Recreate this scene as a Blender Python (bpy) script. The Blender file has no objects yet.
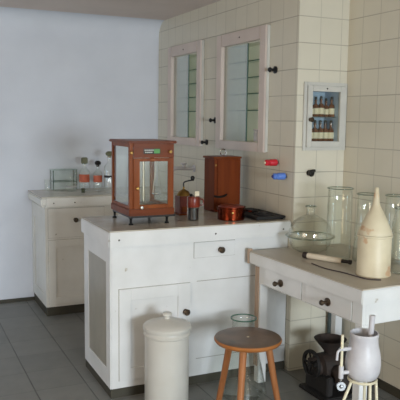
import bpy, bmesh, math, random
from mathutils import Vector, Matrix
random.seed(7)
S = bpy.context.scene
COL = S.collection
PI = math.pi

# ------------------------------------------------------------------ camera
cd = bpy.data.cameras.new('camera'); cam = bpy.data.objects.new('camera', cd); COL.objects.link(cam)
cam.location = (0, 0, 1.5)
cd.sensor_width = 36.0; cd.lens = 654.45 * 36 / 400
cd.clip_start = 0.05
cam.matrix_world = Matrix.Translation((0, 0, 1.5)) @ (Matrix.Rotation(math.radians(-25.18), 4, 'Z')
    @ Matrix.Rotation(math.radians(90 - 6.923), 4, 'X') @ Matrix.Rotation(math.radians(0.743), 4, 'Z'))
S.camera = cam

# ------------------------------------------------------------------ world, light, exposure
w = bpy.data.worlds.new('daylight'); S.world = w; w.use_nodes = True
w.node_tree.nodes['Background'].inputs[0].default_value = (0.62, 0.78, 1.0, 1)
w.node_tree.nodes['Background'].inputs[1].default_value = 0.6

def area(name, loc, target, sx, sy, power, col):
    l = bpy.data.lights.new(name, 'AREA'); l.shape = 'RECTANGLE'; l.size = sx; l.size_y = sy
    l.energy = power; l.color = col
    o = bpy.data.objects.new(name, l); COL.objects.link(o); o.location = loc
    o.rotation_euler = (Vector(target) - Vector(loc)).to_track_quat('-Z', 'Y').to_euler()
    return o
area('window_daylight', (1.15, -3.0, 1.30), (1.15, -2.0, -0.05), 1.5, 1.3, 365, (0.79, 0.90, 1.0))
area('warm_side_fill', (-1.9, 1.3, 1.3), (1.8, 3.2, 1.6), 1.3, 1.1, 33, (1.0, 0.82, 0.66))  # added warm fill for the tiled wall

area('cool_side_fill', (-2.1, 4.0, 0.95), (0.9, 5.3, 0.45), 0.9, 1.3, 24, (0.50, 0.74, 1.0))  # added cool fill for the lower back wall; left wall has no opening
S.view_settings.view_transform = 'Standard'; S.view_settings.look = 'None'
S.view_settings.gamma = 1; S.view_settings.use_curve_mapping = False
S.view_settings.exposure = 0.0
S.cycles.max_bounces = 14; S.cycles.transparent_max_bounces = 32
S.cycles.sample_clamp_indirect = 6

# ------------------------------------------------------------------ materials
def lin(c):
    return tuple(((x / 255) / 12.92 if x / 255 <= 0.04045 else ((x / 255 + 0.055) / 1.055) ** 2.4) for x in c) + (1,)

def base_mat(name, c, rough=0.5, metal=0.0):
    m = bpy.data.materials.new(name); m.use_nodes = True
    b = m.node_tree.nodes['Principled BSDF']
    b.inputs['Base Color'].default_value = lin(c); b.inputs['Roughness'].default_value = rough
    b.inputs['Metallic'].default_value = metal
    if not metal: b.inputs['Specular IOR Level'].default_value = 0.35
    return m, m.node_tree, b

def N(nt, t, **kw):
    n = nt.nodes.new(t)
    for k, v in kw.items(): setattr(n, k, v)
    return n

def ramp(nt, src, stops):
    r = N(nt, 'ShaderNodeValToRGB'); el = r.color_ramp.elements
    while len(el) > 1: el.remove(el[-1])
    el[0].position = stops[0][0]; el[0].color = stops[0][1]
    for p, c in stops[1:]:
        e = el.new(p); e.color = c
    nt.links.new(src, r.inputs[0]); return r

def mottled(name, c1, c2, scale=6, rough=0.5, bump=0.0, metal=0.0, stretch=(1, 1, 1), spots=None, detail=5):
    """two-tone noise material in object space, optionally with sparse chips / stains"""
    m, nt, b = base_mat(name, c1, rough, metal)
    tc = N(nt, 'ShaderNodeTexCoord'); mp = N(nt, 'ShaderNodeMapping'); mp.inputs['Scale'].default_value = stretch
    nt.links.new(tc.outputs['Object'], mp.inputs[0])
    nz = N(nt, 'ShaderNodeTexNoise'); nz.inputs['Scale'].default_value = scale; nz.inputs['Detail'].default_value = detail
    nt.links.new(mp.outputs[0], nz.inputs['Vector'])
    r = ramp(nt, nz.outputs[0], [(0.35, lin(c1)), (0.68, lin(c2))])
    out = r.outputs[0]
    if spots:
        n2 = N(nt, 'ShaderNodeTexNoise'); n2.inputs['Scale'].default_value = spots[1]; n2.inputs['Detail'].default_value = 6
        nt.links.new(mp.outputs[0], n2.inputs['Vector'])
        th = ramp(nt, n2.outputs[0], [(spots[2], (0, 0, 0, 1)), (spots[2] + 0.04, (1, 1, 1, 1))])
        mx = N(nt, 'ShaderNodeMix', data_type='RGBA')
        nt.links.new(th.outputs[0], mx.inputs[0]); nt.links.new(out, mx.inputs[6]); mx.inputs[7].default_value = lin(spots[0])
        out = mx.outputs[2]
    nt.links.new(out, b.inputs['Base Color'])
    if bump:
        bp = N(nt, 'ShaderNodeBump'); bp.inputs['Strength'].default_value = bump; bp.inputs['Distance'].default_value = 0.01
        nt.links.new(nz.outputs[0], bp.inputs['Height']); nt.links.new(bp.outputs[0], b.inputs['Normal'])
    return m

def wood(name, c1, c2, axis='Z', scale=30, rough=0.45, coat=0.0):
    m, nt, b = base_mat(name, c1, rough)
    b.inputs['Specular IOR Level'].default_value = 0.15
    tc = N(nt, 'ShaderNodeTexCoord'); mp = N(nt, 'ShaderNodeMapping')
    sc = [1, 1, 1]; sc['XYZ'.index(axis)] = 0.08
    mp.inputs['Scale'].default_value = sc
    nt.links.new(tc.outputs['Object'], mp.inputs[0])
    nz = N(nt, 'ShaderNodeTexNoise'); nz.inputs['Scale'].default_value = scale; nz.inputs['Detail'].default_value = 6
    nz.inputs['Distortion'].default_value = 0.6
    nt.links.new(mp.outputs[0], nz.inputs['Vector'])
    r = ramp(nt, nz.outputs[0], [(0.3, lin(c1)), (0.7, lin(c2))])
    nt.links.new(r.outputs[0], b.inputs['Base Color'])
    if coat: b.inputs['Coat Weight'].default_value = coat; b.inputs['Coat Roughness'].default_value = 0.15
    return m

def tile_mat(name, c1, c2, grout, pitch, off, lw=0.012, rough=0.22, vstrength=0.6, axes='wall', bump=0.25, hstrength=1.0):
    """square tiles from world-aligned object coordinates: joints every `pitch` metres.
    On upright walls the column index follows x on faces turned to y and y on faces turned to x."""
    m, nt, b = base_mat(name, c1, rough)
    L = nt.links
    tc = N(nt, 'ShaderNodeTexCoord'); sp = N(nt, 'ShaderNodeSeparateXYZ'); L.new(tc.outputs['Object'], sp.inputs[0])
    def M(op, a, bb=None, c=None):
        n = N(nt, 'ShaderNodeMath', operation=op)
        for i, v in enumerate((a, bb, c)):
            if v is None: continue
            if isinstance(v, (int, float)): n.inputs[i].default_value = v
            else: L.new(v, n.inputs[i])
        return n.outputs[0]
    if axes == 'wall':
        ge = N(nt, 'ShaderNodeNewGeometry'); sn = N(nt, 'ShaderNodeSeparateXYZ'); L.new(ge.outputs['Normal'], sn.inputs[0])
        fx = M('GREATER_THAN', M('ABSOLUTE', sn.outputs[0]), 0.5)
        ux = M('SUBTRACT', sp.outputs[0], off[0]); uy = M('SUBTRACT', sp.outputs[1], off[1])
        mx = N(nt, 'ShaderNodeMix', data_type='FLOAT'); L.new(fx, mx.inputs[0]); L.new(ux, mx.inputs[2]); L.new(uy, mx.inputs[3])
        u = mx.outputs[0]; v = M('SUBTRACT', sp.outputs[2], off[2])
    else:
        u = M('SUBTRACT', sp.outputs[0], off[0]); v = M('SUBTRACT', sp.outputs[1], off[1])
    du = M('DIVIDE', u, pitch); dv = M('DIVIDE', v, pitch)
    def dist(d): return M('MULTIPLY', M('ABSOLUTE', M('SUBTRACT', M('FRACT', M('ADD', d, 0.5)), 0.5)), pitch)
    # joints wander in strength along their length
    nz = N(nt, 'ShaderNodeTexNoise'); nz.inputs['Scale'].default_value = 5; nz.inputs['Detail'].default_value = 3
    L.new(tc.outputs['Object'], nz.inputs['Vector'])
    def line(d, k):
        g = N(nt, 'ShaderNodeMapRange', interpolation_type='SMOOTHSTEP')
        L.new(dist(d), g.inputs[0]); g.inputs[1].default_value = lw * 0.25; g.inputs[2].default_value = lw * 0.5
        g.inputs[3].default_value = k; g.inputs[4].default_value = 0
        return g.outputs[0]
    k = M('MULTIPLY_ADD', nz.outputs[0], 1.0, 0.15)
    ln = M('MULTIPLY', M('MAXIMUM', line(du, vstrength), line(dv, hstrength)), k)
    wn = N(nt, 'ShaderNodeTexWhiteNoise', noise_dimensions='2D'); cv = N(nt, 'ShaderNodeCombineXYZ')
    L.new(M('FLOOR', du), cv.inputs[0]); L.new(M('FLOOR', dv), cv.inputs[1]); L.new(cv.outputs[0], wn.inputs['Vector'])
    n2 = N(nt, 'ShaderNodeTexNoise'); n2.inputs['Scale'].default_value = 9; n2.inputs['Detail'].default_value = 6
    L.new(tc.outputs['Object'], n2.inputs['Vector'])
    f = M('MULTIPLY_ADD', wn.outputs['Value'], 0.35, M('MULTIPLY', n2.outputs[0], 0.75))
    c = N(nt, 'ShaderNodeMix', data_type='RGBA'); L.new(f, c.inputs[0]); c.inputs[6].default_value = lin(c1); c.inputs[7].default_value = lin(c2)
    g = N(nt, 'ShaderNodeMix', data_type='RGBA'); L.new(ln, g.inputs[0]); L.new(c.outputs[2], g.inputs[6]); g.inputs[7].default_value = lin(grout)
    L.new(g.outputs[2], b.inputs['Base Color'])
    bp = N(nt, 'ShaderNodeBump'); bp.inputs['Strength'].default_value = bump; bp.inputs['Distance'].default_value = 0.004
    L.new(M('SUBTRACT', M('MULTIPLY', n2.outputs[0], 0.25), ln), bp.inputs['Height']); L.new(bp.outputs[0], b.inputs['Normal'])
    return m

def glass(name, tint=(254, 255, 254), rough=0.02, f0=0.04, edge=0.6, power=3.2):
    """thin clear glass: mirror share rises to grazing, the rest passes straight through slightly tinted"""
    m = bpy.data.materials.new(name); m.use_nodes = True; nt = m.node_tree
    nt.nodes.remove(nt.nodes['Principled BSDF']); out = nt.nodes['Material Output']
    lw = N(nt, 'ShaderNodeLayerWeight'); lw.inputs[0].default_value = 0.5
    p = N(nt, 'ShaderNodeMath', operation='POWER'); nt.links.new(lw.outputs['Facing'], p.inputs[0]); p.inputs[1].default_value = power
    q = N(nt, 'ShaderNodeMath', operation='MULTIPLY_ADD'); nt.links.new(p.outputs[0], q.inputs[0]); q.inputs[1].default_value = edge - f0; q.inputs[2].default_value = f0
    tr = N(nt, 'ShaderNodeBsdfTransparent')
    mxc = N(nt, 'ShaderNodeMix', data_type='RGBA'); nt.links.new(p.outputs[0], mxc.inputs[0])
    mxc.inputs[6].default_value = lin(tint); mxc.inputs[7].default_value = lin(tuple(int(x * 0.92) for x in tint))
    nt.links.new(mxc.outputs[2], tr.inputs[0])
    gl = N(nt, 'ShaderNodeBsdfGlossy'); gl.inputs['Roughness'].default_value = rough; gl.inputs[0].default_value = (1, 1, 0.99, 1)
    mx = N(nt, 'ShaderNodeMixShader'); nt.links.new(q.outputs[0], mx.inputs[0]); nt.links.new(tr.outputs[0], mx.inputs[1]); nt.links.new(gl.outputs[0], mx.inputs[2])
    nt.links.new(mx.outputs[0], out.inputs[0]); return m

plaster = mottled('white_plaster', (213, 216, 222), (206, 209, 215), 3, 0.85, 0.15)
ceil_m = mottled('ceiling_plaster', (214, 200, 190), (206, 192, 182), 3, 0.9, 0.1)
side_m = mottled('room_plaster', (196, 184, 166), (188, 177, 160), 3, 0.9)
tiles = tile_mat('cream_tiles', (213, 207, 189), (203, 197, 179), (148, 142, 128), 0.149, (2.269, 3.086, 0.0135), 0.0065, 0.25, 0.6)
floor_m = tile_mat('grey_floor_slabs', (132, 131, 124), (108, 108, 104), (60, 60, 57), 0.286, (0.665, 3.81, 0), 0.009, 0.45, 1.0, 'floor', 0.5, 0.45)
wpaint = mottled('white_painted_wood', (218, 218, 216), (207, 207, 204), 5, 0.38, 0.12, spots=((166, 156, 138), 18, 0.72))
wpaint2 = mottled('cream_painted_wood', (222, 219, 210), (212, 208, 198), 5, 0.4, 0.12, spots=((140, 126, 104), 20, 0.72))
frame_m = mottled('pinkish_cream_paint', (208, 194, 184), (198, 184, 174), 5, 0.4, 0.05)
frame_w = mottled('off_white_paint', (200, 198, 189), (188, 186, 178), 6, 0.4, 0.05)
worktop = mottled('worn_worktop', (196, 190, 178), (174, 165, 148), 6, 0.2, 0.1, spots=((128, 108, 84), 8, 0.66))
ttop = mottled('worn_pale_tabletop', (190, 182, 168), (172, 160, 142), 5, 0.4, 0.1, stretch=(1, 0.25, 1), spots=((160, 134, 108), 10, 0.66))
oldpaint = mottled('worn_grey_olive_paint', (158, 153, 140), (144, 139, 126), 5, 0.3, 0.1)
rawwood = wood('bare_brown_wood', (150, 126, 106), (172, 150, 130), 'Z', 30)
plinth = mottled('dark_plinth', (70, 66, 54), (58, 55, 46), 8, 0.6)
gap = base_mat('dark_gap', (140, 134, 122), 0.9)[0]
olive = mottled('olive_cabinet_lining', (250, 248, 232), (246, 243, 224), 5, 0.6)
blueback = mottled('pale_blue_lining', (176, 194, 212), (164, 184, 204), 5, 0.6)
black = base_mat('black_metal', (30, 30, 30), 0.35, 0.4)[0]
blackp = base_mat('black_bakelite', (24, 23, 22), 0.3)[0]
bronze = mottled('dark_bronze', (88, 74, 58), (60, 50, 42), 30, 0.35, 0, 0.7)
screwm = base_mat('dark_screw', (70, 62, 54), 0.5, 0.5)[0]
chrome = base_mat('chrome', (205, 205, 205), 0.15, 1)[0]
brass = base_mat('brass', (150, 118, 66), 0.3, 1)[0]
steel = base_mat('aged_steel', (150, 142, 128), 0.3, 1)[0]
mahog = wood('reddish_mahogany', (108, 50, 14), (134, 70, 26), 'Z', 24, 0.4, 0.12)
mahog_d = wood('dark_mahogany', (92, 40, 10), (118, 56, 18), 'X', 24, 0.4, 0.12)
boxwood = wood('orange_brown_box_wood', (92, 36, 4), (114, 50, 10), 'Z', 26, 0.5, 0.05)
stoolwood = wood('orange_beech', (146, 92, 54), (166, 110, 70), 'Z', 26, 0.4, 0.3)
seatwood = mottled('worn_seat_wood', (112, 90, 72), (90, 76, 64), 9, 0.35, 0.1, spots=((86, 74, 64), 7, 0.6))
seatedge = wood('seat_edge_wood', (150, 92, 46), (164, 106, 58), 'X', 24, 0.35, 0.3)
stone = mottled('cream_enamel', (196, 193, 184), (186, 182, 172), 5, 0.3, 0.03)
tinm = mottled('aged_cream_paint', (212, 201, 172), (194, 180, 150), 6, 0.42, 0.08, spots=((192, 158, 124), 9, 0.60))
white_e = mottled('white_glaze', (200, 198, 199), (176, 173, 176), 12, 0.35, 0.05)
cream_m = mottled('cream_painted_metal', (222, 214, 186), (206, 196, 166), 12, 0.4)
copper = mottled('copper', (126, 52, 30), (96, 34, 20), 14, 0.2, 0, 1.0)
copperd = mottled('lacquered_red_brown_tin', (120, 46, 30), (96, 36, 26), 14, 0.3)
amber = base_mat('amber_glass', (104, 58, 30), 0.1)[0]
labelm = mottled('aged_paper_label', (226, 214, 186), (206, 192, 160), 30, 0.7)
redlab = mottled('orange_red_label', (196, 104, 76), (176, 88, 64), 30, 0.6)
redpl = base_mat('red_plastic', (196, 40, 52), 0.4)[0]
bluepl = base_mat('blue_plastic', (92, 128, 204), 0.4)[0]
bluedk = base_mat('dark_blue_paper', (62, 66, 130), 0.5)[0]
iron = mottled('rusty_cast_iron', (34, 28, 24), (52, 38, 30), 16, 0.7, 0.3, 0.1)
irond = mottled('dark_cast_iron', (24, 22, 21), (34, 30, 28), 16, 0.7, 0.3, 0.1)
pipem = mottled('grey_green_pipe_paint', (74, 84, 80), (60, 70, 68), 12, 0.5)
rubber = base_mat('dark_rubber', (40, 32, 28), 0.6)[0]
cable_m = base_mat('dark_cable', (70, 60, 58), 0.5)[0]
card = mottled('pale_cream_tube', (214, 202, 180), (202, 188, 164), 12, 0.5)
corkm = mottled('olive_ground_stopper', (112, 112, 84), (92, 94, 70), 30, 0.4)
green_p = base_mat('green_enamel_plate', (86, 150, 84), 0.4)[0]
white_p = base_mat('pale_lettering', (214, 216, 206), 0.5)[0]
liquid = base_mat('dark_coffee_grounds', (40, 34, 34), 0.5)[0]
clear = glass('clear_glass')
clearg = glass('greenish_glass', (254, 255, 254), 0.02, 0.04, 0.55, 3.0)
pane = glass('window_pane', (247, 250, 247), 0.02, 0.08, 0.8, 1.9)
thin = glass('cabinet_pane', (250, 252, 250), 0.02, 0.04, 0.7, 4)
greenedge = base_mat('green_glass_edge', (70, 104, 88), 0.15)[0]
rimg = glass('rim_glass', (196, 208, 200), 0.03, 0.12, 0.8, 2.0)
shelfg = glass('glass_shelf', (238, 246, 242), 0.02, 0.10, 0.8, 2.5)

# ------------------------------------------------------------------ geometry helpers
def B(): return bmesh.new()

def box(bm, x0, x1, y0, y1, z0, z1):
    r = bmesh.ops.create_cube(bm, size=1.0, matrix=Matrix.Translation(((x0 + x1) / 2, (y0 + y1) / 2, (z0 + z1) / 2))
                              @ Matrix.Diagonal((abs(x1 - x0), abs(y1 - y0), abs(z1 - z0), 1)))
    return r['verts']

def bev(bm, w=0.002, seg=2):
    bmesh.ops.bevel(bm, geom=list(bm.edges), offset=w, segments=seg, affect='EDGES', clamp_overlap=True)

def lathe(bm, prof, c=(0, 0, 0), seg=40, mtx=None):
    rings = []
    for r, z in prof:
        if r < 1e-5: rings.append([bm.verts.new((0, 0, z))])
        else: rings.append([bm.verts.new((r * math.cos(2 * PI * i / seg), r * math.sin(2 * PI * i / seg), z)) for i in range(seg)])
    for a, b in zip(rings, rings[1:]):
        for i in range(seg):
            j = (i + 1) % seg
            if len(a) == 1 and len(b) == 1: continue
            if len(a) == 1: bm.faces.new((a[0], b[i], b[j]))
            elif len(b) == 1: bm.faces.new((a[i], a[j], b[0]))
            else: bm.faces.new((a[i], a[j], b[j], b[i]))
    vs = [v for R_ in rings for v in R_]
    M_ = Matrix.Translation(c) @ (mtx if mtx else Matrix.Identity(4))
    bmesh.ops.transform(bm, matrix=M_, verts=vs)
    return vs

def shell(prof, t=0.002):
    """closed vessel wall from an outer profile (bottom to rim), thickness t"""
    inner = [(max(r - t, 0.0), z + (t if i == 0 or r < 1e-5 else 0)) for i, (r, z) in enumerate(prof)]
    inner = [(r, max(z, prof[0][1] + t)) for r, z in inner]
    return prof + inner[::-1]

def tube(bm, pts, r, seg=10, smooth=6, cap=True):
    P_ = [Vector(p) for p in pts]
    if smooth and len(P_) > 2:
        Q = []
        for i in range(len(P_) - 1):
            p0 = P_[max(i - 1, 0)]; p1 = P_[i]; p2 = P_[i + 1]; p3 = P_[min(i + 2, len(P_) - 1)]
            for k in range(smooth):
                t = k / smooth
                Q.append(0.5 * ((2 * p1) + (p2 - p0) * t + (2 * p0 - 5 * p1 + 4 * p2 - p3) * t * t + (3 * p1 - p0 - 3 * p2 + p3) * t ** 3))
        Q.append(P_[-1]); P_ = Q
    rings = []; up = None; n = len(P_)
    for i, p in enumerate(P_):
        d = (P_[min(i + 1, n - 1)] - P_[max(i - 1, 0)]).normalized()
        if up is None: up = d.orthogonal().normalized()
        up = (up - d * up.dot(d)).normalized(); s = d.cross(up)
        rr = r if not isinstance(r, (list, tuple)) else r[0] + (r[1] - r[0]) * i / (n - 1)
        rings.append([bm.verts.new(p + (up * math.cos(2 * PI * k / seg) + s * math.sin(2 * PI * k / seg)) * rr) for k in range(seg)])
    for a, b in zip(rings, rings[1:]):
        for k in range(seg):
            bm.faces.new((a[k], a[(k + 1) % seg], b[(k + 1) % seg], b[k]))
    if cap: bm.faces.new(rings[0][::-1]); bm.faces.new(rings[-1])

def obj(name, bm, mat, parent=None, smooth=None):
    bmesh.ops.recalc_face_normals(bm, faces=bm.faces)
    me = bpy.data.meshes.new(name); bm.to_mesh(me); bm.free()
    me.materials.append(mat)
    if smooth:
        for p in me.polygons: p.use_smooth = True
        me.set_sharp_from_angle(angle=math.radians(smooth))
    o = bpy.data.objects.new(name, me); COL.objects.link(o)
    if parent: o.parent = parent
    return o

def tag(o, label, cat, group=None):
    o['label'] = label; o['category'] = cat
    if group: o['group'] = group
    return o

def thing(name, label, cat, loc=(0, 0, 0), group=None):
    o = bpy.data.objects.new(name, None); COL.objects.link(o); o.location = loc; o.empty_display_size = 0.05
    return tag(o, label, cat, group)

def bx(name, mat, parent, x0, x1, y0, y1, z0, z1, b=0.002):
    bm = B(); box(bm, x0, x1, y0, y1, z0, z1)
    if b: bev(bm, b)
    return obj(name, bm, mat, parent)

def lt(name, mat, parent, prof, c=(0, 0, 0), seg=40, mtx=None, sm=40):
    bm = B(); lathe(bm, prof, c, seg, mtx); return obj(name, bm, mat, parent, sm)

def struct(o): o['kind'] = 'structure'; return o

def solid_cells(xs, ys, zs, empty):
    """one closed mesh of a block with rectangular recesses: faces only between solid and empty cells"""
    bm = B(); vc = {}
    def V(i, j, k):
        if (i, j, k) not in vc: vc[(i, j, k)] = bm.verts.new((xs[i], ys[j], zs[k]))
        return vc[(i, j, k)]
    nx, ny, nz = len(xs) - 1, len(ys) - 1, len(zs) - 1
    def sol(i, j, k):
        if not (0 <= i < nx and 0 <= j < ny and 0 <= k < nz): return False
        cx, cy, cz = (xs[i] + xs[i + 1]) / 2, (ys[j] + ys[j + 1]) / 2, (zs[k] + zs[k + 1]) / 2
        return not any(a <= cx <= b and c <= cy <= d and e <= cz <= f for a, b, c, d, e, f in empty)
    for i in range(nx):
        for j in range(ny):
            for k in range(nz):
                if not sol(i, j, k): continue
                if not sol(i - 1, j, k): bm.faces.new((V(i, j, k), V(i, j, k + 1), V(i, j + 1, k + 1), V(i, j + 1, k)))
                if not sol(i + 1, j, k): bm.faces.new((V(i + 1, j, k), V(i + 1, j + 1, k), V(i + 1, j + 1, k + 1), V(i + 1, j, k + 1)))
                if not sol(i, j - 1, k): bm.faces.new((V(i, j, k), V(i + 1, j, k), V(i + 1, j, k + 1), V(i, j, k + 1)))
                if not sol(i, j + 1, k): bm.faces.new((V(i, j + 1, k), V(i, j + 1, k + 1), V(i + 1, j + 1, k + 1), V(i + 1, j + 1, k)))
                if not sol(i, j, k - 1): bm.faces.new((V(i, j, k), V(i, j + 1, k), V(i + 1, j + 1, k), V(i + 1, j, k)))
                if not sol(i, j, k + 1): bm.faces.new((V(i, j, k + 1), V(i + 1, j, k + 1), V(i + 1, j + 1, k + 1), V(i, j + 1, k + 1)))
    return bm

# ------------------------------------------------------------------ room shell
XA, YB, XC, YW, ZC = 2.12, 3.216, 2.469, 5.39, 2.335
XL, YR = -2.2, -3.2
struct(bx('floor', floor_m, None, XL - 0.2, XC + 0.3, YR - 0.2, YW + 0.3, -0.1, 0.0, 0))
struct(bx('ceiling', ceil_m, None, XL - 0.2, XC + 0.3, YR - 0.2, YW + 0.3, ZC, ZC + 0.1, 0))
# plain back wall with a small cove where it meets the ceiling
bm = B(); rc = 0.14; prof = [(YW, 0.0)]
for k in range(9):
    a = k / 8 * PI / 2; prof.append((YW - rc + rc * math.cos(a), ZC - rc + rc * math.sin(a)))
prof += [(YW + 0.2, ZC), (YW + 0.2, 0.0)]
A_ = [bm.verts.new((XL, y, z)) for y, z in prof]; C_ = [bm.verts.new((XA, y, z)) for y, z in prof]
for i in range(len(prof)):
    j = (i + 1) % len(prof); bm.faces.new((A_[i], A_[j], C_[j], C_[i]))
bm.faces.new(A_); bm.faces.new(C_[::-1])
struct(obj('wall_back', bm, plaster, None, 30))
struct(bx('baseboard_back', plinth, None, XL, 1.02, YW - 0.012, YW, 0.0, 0.028, 0.002))
W1 = (4.53, 5.05, 1.355, 2.02); W2 = (3.595, 4.145, 1.355, 2.015)
CB = (2.205, 2.425, 1.378, 1.69)
bm = solid_cells([XA, CB[0], XA + 0.13, CB[1], XC, XC + 0.3], [YB, YB + 0.15, W2[0], W2[1], W1[0], W1[1], YW, YW + 0.2],
                 [0, W1[2], CB[2], CB[3], W2[3], W1[3], ZC],
                 [(XA, XA + 0.13, W1[0], W1[1], W1[2], W1[3]), (XA, XA + 0.13, W2[0], W2[1], W2[2], W2[3]),
                  (CB[0], CB[1], YB, YB + 0.15, CB[2], CB[3])])
struct(obj('wall_recessed_cabinets', bm, tiles))
struct(bx('wall_right', tiles, None, XC, XC + 0.2, YR, YB, 0, ZC, 0))
struct(bx('wall_left', side_m, None, XL - 0.2, XL, YR, YW, 0, ZC, 0))
# wall behind the photographer with its window opening
bm = solid_cells([XL, 0.45, 1.85, XC], [YR - 0.2, YR], [0, 0.85, 2.25, ZC], [(0.45, 1.85, YR - 0.2, YR, 0.85, 2.25)])
struct(obj('wall_front', bm, side_m))
bm = B()
for a in (0.45, 1.13, 1.81): box(bm, a, a + 0.04, YR - 0.12, YR - 0.07, 0.85, 2.25)
for z in (0.85, 1.75, 2.21): box(bm, 0.45, 1.85, YR - 0.115, YR - 0.075, z, z + 0.04)
struct(obj('window_1', bm, frame_w))
struct(bx('baseboard_right', plinth, None, XC - 0.012, XC, YR, YB, 0.0, 0.05, 0.002))

# ------------------------------------------------------------------ recessed display cabinets in the long tiled wall
def knob_x(parent, x, y, z, s=1.0, name='latch_knob', mat=black):
    """knob whose stem points along -x"""
    mt = Matrix.Translation((x, y, z)) @ Matrix.Rotation(-PI / 2, 4, 'Y')
    return lt(name, mat, parent, [(0, 0), (0.017 * s, 0), (0.018 * s, 0.006 * s), (0.007 * s, 0.011 * s), (0.006 * s, 0.024 * s),
                                  (0.010 * s, 0.027 * s), (0.0125 * s, 0.034 * s), (0.009 * s, 0.040 * s), (0, 0.042 * s)], (0, 0, 0), 20, mt)

def knob_y(parent, x, y, z, s=1.0, name='knob', mat=bronze):
    mt = Matrix.Translation((x, y, z)) @ Matrix.Rotation(PI / 2, 4, 'X')
    return lt(name, mat, parent, [(0, 0), (0.012 * s, 0), (0.007 * s, 0.006 * s), (0.007 * s, 0.014 * s), (0.015 * s, 0.018 * s),
                                  (0.016 * s, 0.025 * s), (0.011 * s, 0.030 * s), (0, 0.031 * s)], (0, 0, 0), 20, mt)

def ring_x(bm, x0, x1, y0, y1, z0, z1, wy, wt, wb):
    box(bm, x0, x1, y0, y0 + wy, z0, z1); box(bm, x0, x1, y1 - wy, y1, z0, z1)
    box(bm, x0, x1, y0 + wy, y1 - wy, z1 - wt, z1); box(bm, x0, x1, y0 + wy, y1 - wy, z0, z0 + wb)

def wall_cabinet(W, label, shelves, panes):
    y0, y1, z0, z1 = W
    t = thing('display_cabinet', label, 'cabinet', (XA, (y0 + y1) / 2, z0), 'glass-fronted cabinets set in the tiled wall')
    X = lambda x: x - XA
    yo = (y0 + y1) / 2
    def bxx(name, mat, a, b, c, d, e, f, par=t, w=0.001): return bx(name, mat, par, a, b, c - yo, d - yo, e - z0, f - z0, w)
    # surround standing proud of the tiles
    bm = B()
    ring_x(bm, -0.030, -0.001, y0 - 0.062 - yo, y1 + 0.058 - yo, -0.048, z1 - z0 + 0.072, 0.072, 0.08, 0.058); bev(bm, 0.003)
    fr = obj('frame', bm, frame_m, t)
    mt = Matrix.Translation((-0.0295, 0.0, z1 - z0 + 0.03)) @ Matrix.Rotation(-PI / 2, 4, 'Y')
    lt('screw', screwm, fr, [(0, 0), (0.006, 0), (0.005, 0.003), (0, 0.004)], (0, 0, 0), 12, mt)
    bxx('lit_edge', frame_w, -0.020, -0.001, y0 - 0.069, y0 - 0.0625, z0 - 0.045, z1 + 0.07)  # off-white colour stands in for light on the frame's near edge
    # lining
    bm = B()
    box(bm, 0.115, 0.125, y0 + 0.004 - yo, y1 - 0.004 - yo, 0.004, z1 - z0 - 0.004)
    obj('back_panel', bm, olive, t)
    bm = B()
    box(bm, 0.012, 0.115, y0 + 0.003 - yo, y0 + 0.012 - yo, 0.003, z1 - z0 - 0.003)
    box(bm, 0.012, 0.115, y1 - 0.012 - yo, y1 - 0.003 - yo, 0.003, z1 - z0 - 0.003)
    box(bm, 0.012, 0.115, y0 + 0.012 - yo, y1 - 0.012 - yo, 0.003, 0.012)
    box(bm, 0.012, 0.115, y0 + 0.012 - yo, y1 - 0.012 - yo, z1 - z0 - 0.012, z1 - z0 - 0.003)
    obj('lining', bm, olive, t)
    for z in shelves:
        s = bxx('shelf', shelfg, 0.04, 0.113, y0 + 0.014, y1 - 0.014, z, z + 0.006, w=0)
        bxx('shelf_edge', greenedge, 0.037, 0.04, y0 + 0.014, y1 - 0.014, z, z + 0.006, par=s, w=0)
    for a, b, x in panes:
        p = bxx('sliding_pane', pane, x, x + 0.003, a, b, z0 + 0.012, z1 - 0.012, w=0)
        bxx('pane_edge', greenedge, x - 0.001, x + 0.005, a - 0.004, a, z0 + 0.012, z1 - 0.012, par=p, w=0)
    return t
sh = [1.568, 1.678, 1.784, 1.892]
c2 = wall_cabinet(W2, 'cream framed glass cabinet nearest the tiled corner, with five shelf levels', sh, [(3.80, 4.13, -0.004), (3.83, 4.132, 0.006)])
c1 = wall_cabinet(W1, 'cream framed glass cabinet beside the plain white wall, above the wooden balance case', sh, [(4.74, 5.036, -0.004), (4.78, 5.038, 0.006)])
g = 'black latch knobs on the tiled wall'  # cabinet latch knobs, built as separate fittings on the wall
for y, z, lab in ((3.455, 1.810, 'black hook knob high on the tiles right of the near glass cabinet'),
                  (4.262, 1.503, 'black hook knob on the tiles between the two glass cabinets')):
    o = knob_x(None, XA, y, z, 1.25, 'wall_latch'); tag(o, lab, 'latch', g)
o = knob_x(None, XA, 4.400, 1.340, 1.2, 'wall_latch'); tag(o, 'black hook knob beside the lower corner of the far glass cabinet', 'latch', g)
# knob on the narrow tiled face
t = thing('wall_latch', 'black turn knob on bright tiles under the bottle cabinet', 'latch', (2.217, YB, 1.202), g)
knob_y(t, 0, 0, 0, 1.3, 'knob', blackp)
bx('lever', blackp, t, 0.008, 0.030, -0.030, -0.022, 0.004, 0.022, 0.002)
# little white jar behind the glass
jz = W2[2] + 0.012
tag(lt('jar', white_e, None, [(0, 0), (0.024, 0), (0.025, 0.004), (0.025, 0.055), (0.021, 0.06), (0.021, 0.07), (0.027, 0.072), (0.027, 0.08), (0, 0.08)],
       (2.19, 3.78, jz), 24), 'small white jar inside the near glass cabinet, on its bottom', 'jar')

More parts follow.
